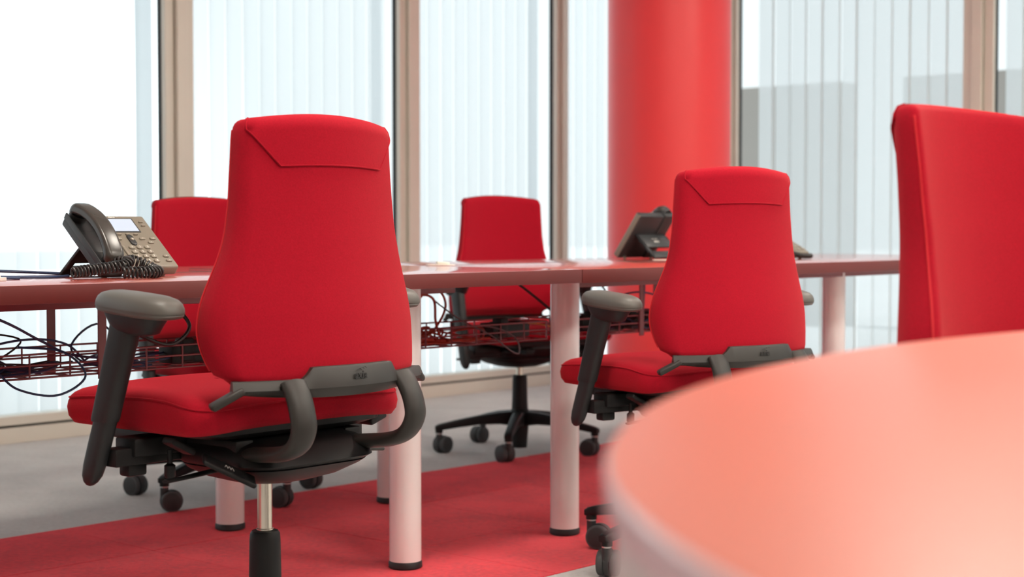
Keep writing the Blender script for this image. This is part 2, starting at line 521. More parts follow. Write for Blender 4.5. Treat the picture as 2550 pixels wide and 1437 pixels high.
# ================================================================== desks
def desk(u0, u1, legs, label, flaps, name='desk'):
    v0, v1 = 2.69, 3.73
    uc, vc = (u0 + u1) / 2, (v0 + v1) / 2
    t = empty(name, XYZ(uc, vc, 0), TH)
    tag(t, label, 'desk', 'red desks in a row by the windows')
    bm = bmesh.new()
    box3(bm, u0 - uc, u1 - uc, v0 - vc, v1 - vc, .7145, .75, .0015, 2, 0)
    for f in bm.faces:
        if abs(f.normal.z) < .5: f.material_index = 1
    obj('tabletop', bm, [M['desk'], M['desk_edge_shade']], t)
    for (a, b, v) in flaps:
        bm = bmesh.new(); box3(bm, a - uc, b - uc, v - vc - .003, v - vc + .003, .7497, .7507, 0, 1, 0)
        box3(bm, a - uc, a - uc + .004, v - vc, v - vc + .10, .7497, .7507); box3(bm, b - uc - .004, b - uc, v - vc, v - vc + .10, .7497, .7507)
        obj('cable_flap', bm, M['seam'], t)
    for (u, v) in legs:
        bm = bmesh.new()
        lathe(bm, [(.0405, .018), (.0405, .7140)], 40)
        lg = obj('leg', bm, M['white_paint'], t, (u - uc, v - vc, 0))
        bm = bmesh.new(); lathe(bm, [(.038, .0032), (.0425, .006), (.0425, .018), (.0405, .022)], 40)
        obj('foot_ring', bm, M['rubber'], lg)
        if abs(u - 3.446) > .01: continue
        bm = bmesh.new(); lathe(bm, [(.041, .1985), (.0412, .1985), (.0412, .2005), (.041, .2005)], 40)
        obj('joint_ring', bm, M['rubber'], lg)
    # under-frame beam
    bm = bmesh.new(); box3(bm, u0 - uc + .25, u1 - uc - .25, -.30, -.26, .69, .7145, .002); box3(bm, u0 - uc + .25, u1 - uc - .25, .26, .30, .69, .7145, .002)
    obj('frame_rail', bm, M['redmetal'], t)
    return t
desk(.60, 3.243, [(.85, 2.9), (.85, 3.64), (2.80, 2.90), (2.828, 3.645)], 'long coral red desk on white round legs, left half with the big grey telephone', [(1.9, 2.47, 3.24), (2.60, 3.02, 3.42)])
desk(3.245, 6.05, [(3.412, 2.893), (3.446, 3.637), (4.94, 2.95), (4.94, 3.64)], 'long coral red desk on white round legs, right half carrying two telephones', [(3.33, 3.90, 3.30)])

# ================================================================== foreground table
def fg_table():
    t = empty('round_table', XYZ(1.43, -.03, 0), TH)
    tag(t, 'blurred salmon coloured oval table close up in the foreground', 'table')
    A, B = 1.12, .76; n = 160
    zt, th = .75, .022
    def ring(dr, z): return [((A - dr) * math.cos(2 * math.pi * i / n), (B - dr) * math.sin(2 * math.pi * i / n), z) for i in range(n)]
    bm = bmesh.new()
    loft(bm, [ring(.003, zt), ring(0.0, zt - .001), ring(0, zt - .0012)][:2] + [ring(0, zt - .0012)], True)
    obj('tabletop', bm, M['table_top'], t)
    bm = bmesh.new()
    loft(bm, [ring(.0, zt - .0012), ring(-.002, zt - .003), ring(-.002, zt - th + .003), ring(.003, zt - th), ring(.02, zt - th)], True)
    obj('edge_band', bm, M['table_rim'], t)
    # four round legs
    for k, (du, dv) in enumerate(((.70 - 1.43, .505 + .03), (1.43 - .70, .505 + .03), (.70 - 1.43, -.535), (1.43 - .70, -.535))):
        bm = bmesh.new(); lathe(bm, [(.0405, .018), (.0405, zt - th)], 40)
        lg = obj('leg', bm, M['white_paint'], t, (du, dv, 0))
        bm = bmesh.new(); lathe(bm, [(.038, .0), (.0425, .003), (.0425, .016), (.0405, .02)], 40)
        obj('foot_ring', bm, M['rubber'], lg)
fg_table()

# ================================================================== office chair (seen with x right, y forward, z up; origin on the floor under the gas lift)
KC = 1.35      # how strongly the back wraps round the sitter
WF = [(.0, .213), (.02, .223), (.06, .234), (.10, .238), (.14, .231), (.175, .218), (.205, .206), (.235, .196), (.265, .189), (.315, .183), (.375, .179), (.435, .176), (.46, .174)]
YB = [(.0, -.236), (.06, -.231), (.12, -.225), (.2, -.213), (.28, -.203), (.36, -.197), (.45, -.193)]
TK = [(.0, .045), (.03, .062), (.08, .070), (.16, .066), (.24, .056), (.32, .048), (.45, .042)]
BH = .456
def smooth_tab(tab, x):
    return (interp(tab, x - .012) + interp(tab, x) + interp(tab, x + .012)) / 3
def back_pt(x, h, off=0.0):
    """point on the rear surface of the backrest"""
    y = smooth_tab(YB, h) + KC * x * x
    nx = -2 * KC * x; l = math.hypot(1, nx)
    return Vector((x - off * (-nx) / l * -1 if False else x + off * (2 * KC * x) / l * 1.0, y - off / l, h))
def make_back():
    bm = bmesh.new(); loops = []
    hs = [i * BH / 40 for i in range(41)]
    def loop(h, hw, yb, th, rr, crown):
        lp = []
        base = rrect(hw, th / 2, rr, 6)
        # densify long edges
        pts = []
        m = len(base)
        for i in range(m):
            a = Vector(base[i]); b = Vector(base[(i + 1) % m])
            k = (12 if (i // 7) % 2 == 0 else 2) if i % 7 == 6 else 1
            for q in range(k): pts.append(a.lerp(b, q / k))
        for p in pts:
            x, yy = p
            y = yb + th / 2 + yy + KC * x * x
            z = h + crown * (1 - (x / hw) ** 2)
            lp.append((x, y, z))
        return lp
    # bottom rounding
    for a in (0, 30, 60):
        c, s = math.cos(R(a)), math.sin(R(a))
        loops.append(loop(.0 + .018 * s * 1.0 - .0, smooth_tab(WF, .0) - .014 * (1 - s), smooth_tab(YB, 0) + .008 * (1 - s), smooth_tab(TK, 0) - .02 * (1 - s), .016, 0))
    for h in hs[2:-2]:
        cw = .013 * max(0, (h - .2) / (BH - .2))
        th = smooth_tab(TK, h)
        loops.append(loop(h, smooth_tab(WF, h), smooth_tab(YB, h), th, th * .38, cw))
    th0 = smooth_tab(TK, BH)
    for a in (15, 35, 55, 72, 84, 90):
        c, s = math.cos(R(a)), math.sin(R(a))
        loops.append(loop(BH - .018 + .018 * s, smooth_tab(WF, BH) - .014 * (1 - c), smooth_tab(YB, BH) + th0 * .46 * (1 - c), th0 * (1 - .92 * (1 - c)), th0 * .38 * max(.1, c), .013))
    loft(bm, loops)
    # seam piping up both front edges
    me = finish(bm, 'backrest', [M['fabric'], M['piping']], angle=70)
    return me
def make_flap():
    """stitched trapezoid flap folded over the top of the backrest"""
    bm = bmesh.new()
    rows = []
    h0 = .372; n = 22; m = 14
    th0 = smooth_tab(TK, BH)
    def corner(x, hwb, r):
        # how far the rounded vertical edge of the cushion falls back at x
        d = abs(x) - (hwb - r)
        if d <= 0: return 0
        d = min(d, r * .98)
        return r - math.sqrt(r * r - d * d)
    def P(fx, t, off):
        # t 0..1 climbs from the lower edge to the top, then rolls over
        if t < .8:
            h = h0 + (BH - .018 - h0) * t / .8
            hwb = smooth_tab(WF, h); r = smooth_tab(TK, h) * .38
            x = fx * (.118 + (hwb - .004 - .118) * (t / .8))
            cw = .013 * max(0, (h - .2) / (BH - .2))
            return Vector((x, smooth_tab(YB, h) + KC * x * x - off + corner(x, hwb, r), h + cw * (1 - (x / hwb) ** 2)))
        a = R(90 * (t - .8) / .2); ca = math.cos(a)
        hwb = smooth_tab(WF, BH) - .014 * (1 - ca); r = th0 * .38 * max(.1, ca)
        off *= 1 - .5 * (t - .8) / .2
        x = fx * (hwb - .004)
        y = smooth_tab(YB, BH) - off * ca + th0 * .46 * (1 - ca) + KC * x * x + corner(x, hwb, r)
        return Vector((x, y, BH - .018 + (.018 + off) * math.sin(a) + .013 * (1 - (x / hwb) ** 2)))
    for off in (.0032,):
        g = [[bm.verts.new(P(-1 + 2 * i / n, j / m, off)) for i in range(n + 1)] for j in range(m + 1)]
        for j in range(m):
            for i in range(n): bm.faces.new((g[j][i], g[j][i + 1], g[j + 1][i + 1], g[j + 1][i]))
    # turned-down rim so the flap reads as folded cloth
    rim = [P(-1, 1 - j / m, .0032) for j in range(m + 1)] + [P(-1 + 2 * i / n, 0, .0032) for i in range(1, n + 1)] + [P(1, j / m, .0032) for j in range(1, m + 1)]
    low = [p + Vector((0, .006, 0)) for p in rim]
    ra = [bm.verts.new(p) for p in rim]; rb = [bm.verts.new(p) for p in low]
    for i in range(len(ra) - 1): bm.faces.new((ra[i], ra[i + 1], rb[i + 1], rb[i]))
    tube(bm, [p + Vector((0, .0004, 0)) for p in rim], .0016, 6, smooth=False)
    return finish(bm, 'headrest_flap', M['fabric'], angle=60)
def make_backpiping():
    bm = bmesh.new()
    pts = []
    for s in (-1, 1):
        L = []
        for i in range(34):
            h = .03 + (BH - .05) * i / 33
            x = s * (smooth_tab(WF, h) - .002); th = smooth_tab(TK, h)
            L.append((x, smooth_tab(YB, h) + th * .80 + KC * x * x, h))
        if s == 1:
            pts += [((-.16 + .32 * q / 10) , smooth_tab(YB, BH) + smooth_tab(TK, BH) * .80 + KC * (-.16 + .32 * q / 10) ** 2, BH - .004 + .013 * (1 - ((-.16 + .32 * q / 10) / .165) ** 2)) for q in range(1, 10)]
            L = L[::-1]
        pts += L
    tube(bm, pts, .0019, 6, smooth=False)
    return finish(bm, 'piping', M['piping'])
def make_seat():
    bm = bmesh.new()
    y0, y1 = -.125, .288
    yc = (y0 + y1) / 2; hy = (y1 - y0) / 2; hx = .25
    def ringp(inset, zf, rr=.052):
        base = rrect(hx - inset, hy - inset, max(.02, rr - inset * .5), 7); pts = []
        m = len(base)
        for i in range(m):
            a = Vector(base[i]); b = Vector(base[(i + 1) % m]); k = 8 if i % 8 == 7 else 1
            for q in range(k): pts.append(a.lerp(b, q / k))
        return [(p.x, p.y + yc, zf(p.x, p.y + yc)) for p in pts]
    def top(x, y):
        z = .566 + .010 * (1 - (x / .25) ** 2)
        if y > .15: z -= .016 * ((y - .15) / .155) ** 2
        z += .006 * math.exp(-((y - .02) / .1) ** 2) * (abs(x) / .25) ** 2
        if y < -.04: z -= .012 * ((-.04 - y) / .085) ** 1.3
        return z
    def bot(x, y): 
        return .505 - .010 * (abs(x) / .25) ** 3 
    L = [ringp(.030, lambda x, y: bot(x, y)), ringp(.008, lambda x, y: bot(x, y) + .003), ringp(0, lambda x, y: bot(x, y) + .016)]
    L.append(ringp(-.002, lambda x, y: .5 * (bot(x, y) + top(x, y))))
    L.append(ringp(.000, lambda x, y: top(x, y) - .020))
    for i, (ins, d) in enumerate(((.004, .011), (.010, .006), (.022, .0015), (.04, 0), (.08, 0), (.13, 0), (.18, 0), (.215, 0))):
        L.append(ringp(ins, lambda x, y, d=d: top(x, y) - d))
    loft(bm, L)
    rim = ringp(.0015, lambda x, y: top(x, y) - .014)
    rim.append(rim[0])
    tube(bm, rim, .0017, 6, smooth=False)
    return finish(bm, 'seat', M['fabric'], angle=75)
def make_pan():
    bm = bmesh.new()
    def ring(hx, hy, z, yc=.10): return [(p[0], p[1] + yc, z) for p in rrect(hx, hy, .06, 6)]
    loft(bm, [ring(.14, .15, .480, .09), ring(.19, .185, .488, .09), ring(.222, .197, .496, .09), ring(.226, .20, .512, .09)])
    for s in (-1, 1): box3(bm, s * .13 - .02, s * .13 + .02, -.10, .27, .462, .484, .004)
    return finish(bm, 'seat_pan', M['black'])
def make_housing():
    bm = bmesh.new()
    def ring(hx, hy, z, yc, rr=.05): return [(p[0], p[1] + yc, z) for p in rrect(hx, hy, rr, 8)]
    loft(bm, [ring(.035, .035, .392, -.01, .03), ring(.075, .07, .396, -.015, .06), ring(.115, .105, .408, -.02, .08), ring(.142, .125, .424, -.025, .08), ring(.150, .13, .432, -.03, .08)])
    loft(bm, [ring(.150, .13, .434, -.03, .08), ring(.156, .135, .440, -.03, .07), ring(.158, .132, .455, -.02, .07), ring(.150, .12, .472, .0, .05), ring(.135, .11, .482, .01, .05)])
    tube(bm, [(-.13, -.09, .452), (.13, -.09, .452)], .016, 16, 2)
    return finish(bm, 'mechanism_housing', M['black'], angle=50)
def make_bolt():
    bm = bmesh.new(); lathe(bm, [(.005, 0), (.005, .003), (.003, .004), (.003, .002)], 12, mtx=Matrix.Translation((-.06, -.150, .462)) @ Matrix.Rotation(R(90), 4, 'X'))
    return finish(bm, 'bolt', M['chrome'])
def make_tube(s):
    bm = bmesh.new()
    path = [(s * .100, .01, .452), (s * .115, -.07, .456), (s * .125, -.14, .462), (s * .13, -.20, .470), (s * .132, -.238, .486), (s * .134, -.256, .515), (s * .134, -.252, .545), (s * .132, -.240, .572), (s * .130, -.225, .592)]
    tube(bm, path, (.0135, .0255), 20, 8, up=(0, 0, 1))
    return finish(bm, 'back_support_tube', M['grey_plastic'])
def make_bar():
    """curved bar under the backrest with a raised middle"""
    bm = bmesh.new(); L = []
    n = 48
    for i in range(n + 1):
        x = -.222 + .444 * i / n
        y = -.240 + KC * x * x
        e = abs(x) / .222
        # raised top between -.10 and .10
        a = min(1, max(0, (.108 - abs(x)) / .016))
        zt = .010 + .020 * a
        zb = -.024 + .012 * e ** 2.5
        tk = .012 + .006 * (1 - e)
        tx, ty = 1, 2 * KC * x; l = math.hypot(tx, ty); nx, ny = ty / l, -tx / l   # outward (rear) normal
        def q(d, z): return (x + nx * d, y + ny * d, z)
        L.append([q(-.012, zt), q(.004, zt), q(.007, zt - .004), q(.008 + tk * .3, -.006), q(.004 + tk * .3, -.012), q(-.004, zb), q(-.024, zb), q(-.026, -.004)])
    loft(bm, L)
    for s in (-1, 1):      # release tabs at the ends
        y = -.240 + KC * .215 ** 2
        mt = Matrix.Translation((s * .222, y, -.010)) @ Matrix.Rotation(s * R(28), 4, 'Z') @ Matrix.Rotation(s * R(28), 4, 'Y')
        box(bm, (s * .014, 0, -.002) if s < 0 else (0, 0, 0), (.062, .032, .013) if s < 0 else (.03, .02, .012), .005, 3, mt)
    return finish(bm, 'back_bar', M['grey_plastic'], angle=40)
def make_logo():
    bm = bmesh.new()
    mt = Matrix.Translation((0.0, -.2528, .012)) @ Matrix.Rotation(R(90), 4, 'X')
    text_bm(bm, 'axia', .019, mt, 0, .0008, True)
    for i, (x, y) in enumerate(((-.004, .0100), (.002, .0115), (.008, .0125))):
        tube(bm, [(x - .005, -.2532, .012 + y - .001), (x, -.2532, .012 + y + .002), (x + .005, -.2532, .012 + y - .001)], .0006, 5, 3)
    return finish(bm, 'raised_logo', M['relief'], smooth=False)
def make_pad():
    bm = bmesh.new(); L = []
    n = 40
    def ring(sc_, z, tilt=0): 
        lp = []
        for i in range(n):
            a = 2 * math.pi * i / n; c, s = math.cos(a), math.sin(a)
            e = .80
            x = .045 * sc_ * math.copysign(abs(c) ** e, c); y = .102 * (1 - (1 - sc_) * .7) * math.copysign(abs(s) ** e, s)
            x *= 1 - .12 * (s * .5 + .0)
            lp.append((x, y, z - .10 * 0 * y))
        return lp
    for sc_, z in ((.78, -.013), (.93, -.0105), (.985, -.006), (.975, -.0045), (1.0, -.003), (1.0, .000), (.985, .006), (.93, .013), (.82, .019), (.6, .0235), (.35, .0255), (.1, .026)):
        L.append(ring(sc_, z))
    loft(bm, L)
    return finish(bm, 'arm_pad', M['pad'], angle=60)
def make_padbase():
    bm = bmesh.new(); L = []
    for sx, sy, z in ((.020, .040, -.045), (.026, .055, -.040), (.030, .062, -.028), (.033, .070, -.018), (.034, .074, -.008)):
        L.append([(p[0], p[1] - .0, z) for p in oval(sx, sy, 2.4)])
    loft(bm, L)
    return finish(bm, 'pad_base', M['armtube'], angle=50)
def make_sleeve(s):
    bm = bmesh.new(); L = []
    # from top (z .70) to z .515, leaning forward as it goes down
    for k, (t, fx, fy) in enumerate(((0, .020, .036), (.1, .0195, .034), (.5, .0185, .0315), (.97, .0180, .030), (1, .0165, .0285))):
        z = .705 - .185 * t; y = .014 + .055 * t; x = s * (.290 + .010 * t)
        L.append([(x + p[0], y + p[1], z) for p in oval(fx, fy)])
    loft(bm, L)
    return finish(bm, 'arm_sleeve', M['armtube'], angle=50)
def make_post(s):
    bm = bmesh.new(); L = []
    for t, f in ((0, 1), (.4, 1.0), (.7, .97), (.85, .86), (.94, .62), (.985, .34), (1, .1)):
        z = .53 - .125 * t; y = .065 + .040 * t; x = s * (.299 + .008 * t)
        L.append([(x + p[0] * f, y + p[1] * f, z) for p in oval(.0155, .0245)])
    loft(bm, L)
    return finish(bm, 'arm_post', M['armtube'], angle=50)
def make_bracket(s):
    bm = bmesh.new()
    def b(x0, x1, *a): box3(bm, min(s * x0, s * x1), max(s * x0, s * x1), *a)
    b(.13, .295, .045, .085, .440, .472, .004)
    b(.13, .262, .035, .095, .455, .488, .005)
    b(.225, .265, .05, .08, .420, .445, .005)
    return finish(bm, 'arm_bracket', M['black'])
def make_levers():
    out = []
    def blade(path, w, th_, nm='lever'):
        bm = bmesh.new(); tube(bm, path, lambda t: (th_ * (1 - .3 * t), w * (1 - .1 * t)), 12, 5, up=(0, 0, 1)); return finish(bm, nm, M['black'], angle=50)
    out.append(blade([(-.10, -.05, .432), (-.17, -.055, .430), (-.23, -.06, .427), (-.272, -.062, .425)], .011, .0045))
    bm = bmesh.new(); mt = Matrix.Translation((-.178, -.115, .438)) @ Matrix.Rotation(R(-22), 4, 'Z') @ Matrix.Rotation(R(-28) * -1, 4, 'Y') @ Matrix.Rotation(R(25), 4, 'X')
    box(bm, (0, 0, 0), (.105, .034, .009), .004, 3, mt)
    out.append(finish(bm, 'lever', M['black']))
    bm = bmesh.new()
    for k in range(3):
        tube(bm, [(-.012 + .006 * k, -.004, .0052), (-.009 + .006 * k, .004, .0052), (-.006 + .006 * k, -.004, .0052)], .0007, 5, 3)
    bmesh.ops.transform(bm, matrix=mt, verts=bm.verts)
    icon = finish(bm, 'printed_symbol', M['icon'])
    bm = bmesh.new(); box(bm, (0, 0, 0), (.055, .032, .012), .004, 3, Matrix.Translation((-.222, -.035, .478)) @ Matrix.Rotation(R(28), 4, 'Y'))
    out.append(finish(bm, 'lever', M['black']))
    bm = bmesh.new(); box(bm, (0, 0, 0), (.085, .024, .008), .0035, 3, Matrix.Translation((.205, -.055, .432)) @ Matrix.Rotation(R(6), 4, 'Y'))
    out.append(finish(bm, 'lever', M['grey_plastic']))
    bm = bmesh.new(); box(bm, (0, 0, 0), (.045, .06, .016), .005, 3, Matrix.Translation((.238, -.03, .488)) @ Matrix.Rotation(R(-18), 4, 'Y'))
    out.append(finish(bm, 'lever', M['black']))
    # small hanging knob in front
    bm = bmesh.new(); lathe(bm, [(.008, 0), (.010, .004), (.010, .022), (.005, .026), (.005, .05)], 16, (-.20, .02, .415))
    out.append(finish(bm, 'adjusting_knob', M['black']))
    return out, icon
def make_legs():
    bm = bmesh.new(); L = []
    for x, zt, hh, hw in ((.02, .158, .058, .024), (.08, .154, .046, .022), (.16, .143, .036, .019), (.25, .126, .029, .0165), (.305, .114, .025, .015), (.318, .110, .024, .015), (.328, .104, .016, .013)):
        L.append([(x, p[0], zt - hh / 2 + p[1]) for p in rrect(hw, hh / 2, min(hw, hh / 2) * .55, 4)])
    loft(bm, L)
    lathe(bm, [(.0145, .078), (.0145, .100), (.012, .108)], 20, (.313, 0, 0))
    leg = finish(bm, 'base_leg', M['black'], angle=45)
    bm = bmesh.new()
    lathe(bm, [(.0122, .072), (.0122, .078)], 20)
    col_ = finish(bm, 'stem_collar', M['collar'])
    return leg, col_
def make_caster():
    bm = bmesh.new()
    off = -.021
    for s in (-1, 1):
        mt = Matrix.Translation((off, s * .0165, .0325)) @ Matrix.Rotation(R(90) * -s, 4, 'X')
        lathe(bm, [(.0, -.009), (.028, -.009), (.0315, -.007), (.0325, -.003), (.0325, .004), (.0315, .008), (.029, .010)], 36, mtx=mt, mi=1)
        lathe(bm, [(.029, .0095), (.027, .0085), (.0265, .0105), (.020, .0120), (0, .0125)], 36, mtx=mt, mi=0)
    # hood between the wheels
    mt = Matrix.Translation((off, 0, .0325)) @ Matrix.Rotation(R(90), 4, 'X')
    lathe(bm, [(.0345, -.0065), (.0345, .0065)], 36, mtx=mt, mi=0)
    lathe(bm, [(.0125, .040), (.0125, .074)], 20, mi=0)
    return finish(bm, 'caster', [M['wheel'], M['tyre']], angle=35)
def make_hub():
    bm = bmesh.new(); lathe(bm, [(.026, .018), (.028, .016), (.031, .06), (.034, .10), (.036, .158), (.033, .164)], 40)
    return finish(bm, 'base_hub', M['black'])
def make_cover():
    bm = bmesh.new(); lathe(bm, [(.0315, .165), (.0300, .20), (.0285, .280), (.0275, .291), (.024, .296), (.0150, .296), (.0150, .290)], 40)
    return finish(bm, 'column_cover', M['black'], angle=30)
def make_gas():
    bm = bmesh.new(); lathe(bm, [(.0138, .20), (.0138, .40)], 32)
    lathe(bm, [(.0142, .297), (.0160, .298), (.0160, .300), (.0142, .301)], 32)
    return finish(bm, 'gas_lift', M['chrome'])
CM = dict(back=make_back(), flap=make_flap(), piping=make_backpiping(), seat=make_seat(), pan=make_pan(), housing=make_housing(), bolt=make_bolt(),
          tl=make_tube(-1), tr=make_tube(1), bar=make_bar(), logo=make_logo(), pad=make_pad(), padbase=make_padbase(),
          sl=make_sleeve(-1), sr=make_sleeve(1), pl=make_post(-1), pr=make_post(1), bl=make_bracket(-1), br=make_bracket(1),
          caster=make_caster(), hub=make_hub(), cover=make_cover(), gas=make_gas())
CM['leg'], CM['collar'] = make_legs()
CM['levers'], CM['icon'] = make_levers()
def make_chair(x, y, yaw, dz, base, label, group, recl=0.0, cast=0, seat_tilt=0.0, back_dx=0.0):
    t = empty('office_chair', (x, y, .0031 if cast in (1, 2) else 0), yaw)
    tag(t, label, 'chair', group)
    U = Vector((0, 0, dz))
    b = place('backrest', CM['back'], t, Vector((back_dx, 0, .583 + dz)))
    if recl:
        # lean the back about its lower edge
        piv = Vector((0, -.236, 0)); mt = Matrix.Translation(Vector((back_dx, 0, .583 + dz)) + piv) @ Matrix.Rotation(recl, 4, 'X') @ Matrix.Translation(-piv)
        b.matrix_basis = mt
    place('headrest_flap', CM['flap'], b); place('piping', CM['piping'], b)
    bar = place('back_bar', CM['bar'], t, Vector((back_dx, 0, .587 + dz))); place('raised_logo', CM['logo'], bar)
    s = place('seat', CM['seat'], t, U, (seat_tilt, 0, 0)); place('seat_pan', CM['pan'], t, U)
    place('back_support_tube', CM['tl'], t, U); place('back_support_tube', CM['tr'], t, U)
    h = place('mechanism_housing', CM['housing'], t, U); place('bolt', CM['bolt'], h)
    for k, me in enumerate(CM['levers']):
        lv = place(me.name.split('.')[0], me, t, U)
        if k == 1: place('printed_symbol', CM['icon'], lv)
    for sd, a, c, d in ((-1, 'sl', 'pl', 'bl'), (1, 'sr', 'pr', 'br')):
        p = place('armrest', CM[a], t, U)
        pb = place('pad_base', CM['padbase'], p, (sd * .285, -.002, .719), (R(4), 0, 0))
        place('arm_pad', CM['pad'], p, (sd * .284, -.008, .719), (R(4), 0, 0))
        place('arm_post', CM[c], p); place('arm_bracket', CM[d], p)
    place('gas_lift', CM['gas'], t, (0, 0, 0) if dz > -.03 else (0, 0, dz * .35))
    place('column_cover', CM['cover'], t); place('base_hub', CM['hub'], t)
    random.seed(int(cast) + 3)
    for k in range(5):
        a = base - yaw + k * 2 * math.pi / 5
        lg = place('base_leg', CM['leg'], t, (0, 0, 0), (0, 0, a))
        ca = random.uniform(-1.2, 1.2) + (cast % 1) * 6
        place('caster', CM['caster'], lg, (.313, 0, 0), (0, 0, ca))
        place('stem_collar', CM['collar'], lg, (.313, 0, 0))
    return t
def yaw_for(wx, wy): return math.atan2(wy, wx)
make_chair(-.4565, 2.95, R(49.5), 0, R(160), 'large red office chair nearest the camera, back turned, at the left desk', 'chairs on the near side of the desks', cast=1, back_dx=.003)
make_chair(.475, 4.10, R(33.5), -.047, R(147), 'red office chair seen from behind at the right desk, half hidden by the foreground table', 'chairs on the near side of the desks', cast=2)
make_chair(.03, 6.16, R(180 + 33), -.066, R(190), 'red office chair facing the camera across the desk, in front of the middle window', 'chairs on the window side of the desks', cast=3)
make_chair(-.92, 5.12, R(180 + 40), -.092, R(173), 'red office chair behind the left telephone, mostly hidden by the large chair', 'chairs on the window side of the desks', cast=4)
make_chair(.79, 2.16, R(180 + 46), -.025, R(20), 'blurred red office chair cut off by the right edge of the picture', 'chair at the foreground table', recl=R(8), cast=5)

# ================================================================== telephones
def phone_meshes():
    W, D, T = .200, .182, .026
    PM = {}
    bm = bmesh.new(); box3(bm, -.040, .100, 0, D, -T, 0, .006, 3)
    box3(bm, -.100, -.040, .0, D + .004, -T - .004, -.006, .006, 3, 1)
    box3(bm, -.100, -.096, .01, D + .004, -.012, .004, .0018, 2, 1); box3(bm, -.0465, -.040, .01, D, -.012, .000, .0015, 2, 1)
    lathe(bm, [(.006, -T - .008), (.006, -T + .002)], 12, (.07, .008, 0)); lathe(bm, [(.006, -T - .010), (.006, -T + .002)], 12, (-.08, .008, 0))
    bm.normal_update()
    for f in bm.faces:
        if f.normal.z < -.3 or f.normal.y > .6: f.material_index = 1
    PM['body'] = finish(bm, 'body', [M['phone'], M['phone_dark']])
    bm = bmesh.new(); box3(bm, -.098, -.050, .060, .130, -.009, -.0055, .001)
    PM['grille'] = finish(bm, 'cradle_panel', M['phone_dark'])
    # screen
    bm = bmesh.new(); box3(bm, -.033, .063, .120, .170, -.001, .0012, .0008, 1)
    PM['bezel'] = finish(bm, 'screen_bezel', M['phone_dark'])
    bm = bmesh.new(); box3(bm, -.029, .059, .1235, .1665, .0, .0016, 0)
    PM['screen'] = finish(bm, 'screen', M['lcd'], smooth=False)
    # keys
    def key(w, h, txt=None, ts=.007, m='key'):
        bm = bmesh.new(); L = []
        for s_, z in ((1, 0), (1, .0022), (.93, .0032), (.7, .0036)):
            L.append([(p[0] * s_, p[1] * s_, z) for p in rrect(w / 2, h / 2, min(w, h) * .48, 4)])
        loft(bm, L)
        if txt: text_bm(bm, txt, ts, Matrix.Translation((0, 0, .0037)), 1, .0002, True)
        return finish(bm, 'key', [M[m], M['glyph']], angle=50)
    PM['keys'] = []
    for r_, row in enumerate((('1', '2', '3'), ('4', '5', '6'), ('7', '8', '9'), ('*', '0', '#'))):
        for c_, ch in enumerate(row):
            PM['keys'].append((key(.0155, .0105, ch), (.008 + c_ * .0205, .066 - r_ * .0155, 0)))
    small = key(.011, .0045)
    for i in range(4): PM['keys'].append((small, (-.022 + i * .0215, .112, 0)))
    for i in range(2): PM['keys'].append((small, (.080, .156 - i * .013, 0)))
    pill = key(.0155, .0075, '-', .008)
    for p in ((-.028, .0965), (-.010, .0965), (-.023, .083), (.052, .0965), (.080, .0965), (.068, .083), (.0815, .035), (.0815, .0195), (-.016, .0195)):
        PM['keys'].append((pill, (*p, 0)))
    nav = key(.015, .036, None, m='phone_dark'); PM['keys'].append((nav, (.022, .092, 0)))
    PM['keys'].append((key(.009, .009, 'o', .006), (.022, .092, .002)))
    PM['keys'].append((key(.006, .036), (-.0135, .054, 0)))
    # logo
    bm = bmesh.new()
    text_bm(bm, 'cisco', .0085, Matrix.Translation((.012, .1745, .0003)), 0, .0002, True)
    for i, h in enumerate((.0012, .002, .003, .002, .0012, .002, .003, .002, .0012)):
        box3(bm, .001 + i * .0026, .0018 + i * .0026, .1785, .1785 + h, 0, .0004)
    PM['logo'] = finish(bm, 'printed_logo', M['glyph'], smooth=False)
    # handset: bowed grip with two heads
    bm = bmesh.new(); L = []
    n = 28
    for i in range(n + 1):
        t = i / n; y = .002 + t * .192
        arch = math.sin(math.pi * t) ** .75
        zc = .012 + .030 * arch
        e = abs(2 * t - 1)
        hw = .0205 + .004 * e ** 3
        ht = .011 + .010 * e ** 4
        if i in (0, n): hw *= .55; ht *= .5
        elif i in (1, n - 1): hw *= .88; ht *= .85
        L.append([(-.072 + p[0], y, zc + p[1] - (ht - .011) * .8) for p in rrect(hw, ht, min(hw, ht) * .75, 5)])
    loft(bm, L)
    PM['handset'] = finish(bm, 'handset', M['handset'], angle=60)
    bm = bmesh.new()
    lathe(bm, [(.019, 0), (.0205, .006), (.0205, .016)], 24, (-.072, 0, -.008))
    PM['cap'] = finish(bm, 'handset_cap', M['phone_dark'])
    return PM
PM = phone_meshes()
def coil_cord(path, r_coil, r_wire, turns, seg=7):
    bm = bmesh.new()
    P = cr(path, 12); m = len(P)
    # arc-length resample
    ds = [0]
    for a, b in zip(P, P[1:]): ds.append(ds[-1] + (b - a).length)
    tot = ds[-1]; pts = []
    N = turns * 14
    s = Vector((0, 0, 1)); k = 0
    for i in range(N + 1):
        d = tot * i / N
        while k < m - 2 and ds[k + 1] < d: k += 1
        f = (d - ds[k]) / max(1e-9, ds[k + 1] - ds[k])
        c = P[k].lerp(P[k + 1], f); t = (P[min(k + 2, m - 1)] - P[max(k - 1, 0)]).normalized()
        s = (s - t * s.dot(t)).normalized(); b = t.cross(s)
        a = 2 * math.pi * turns * i / N
        pts.append(c + (s * math.cos(a) + b * math.sin(a)) * r_coil)
    tube(bm, pts, r_wire, seg, smooth=False)
    return bm
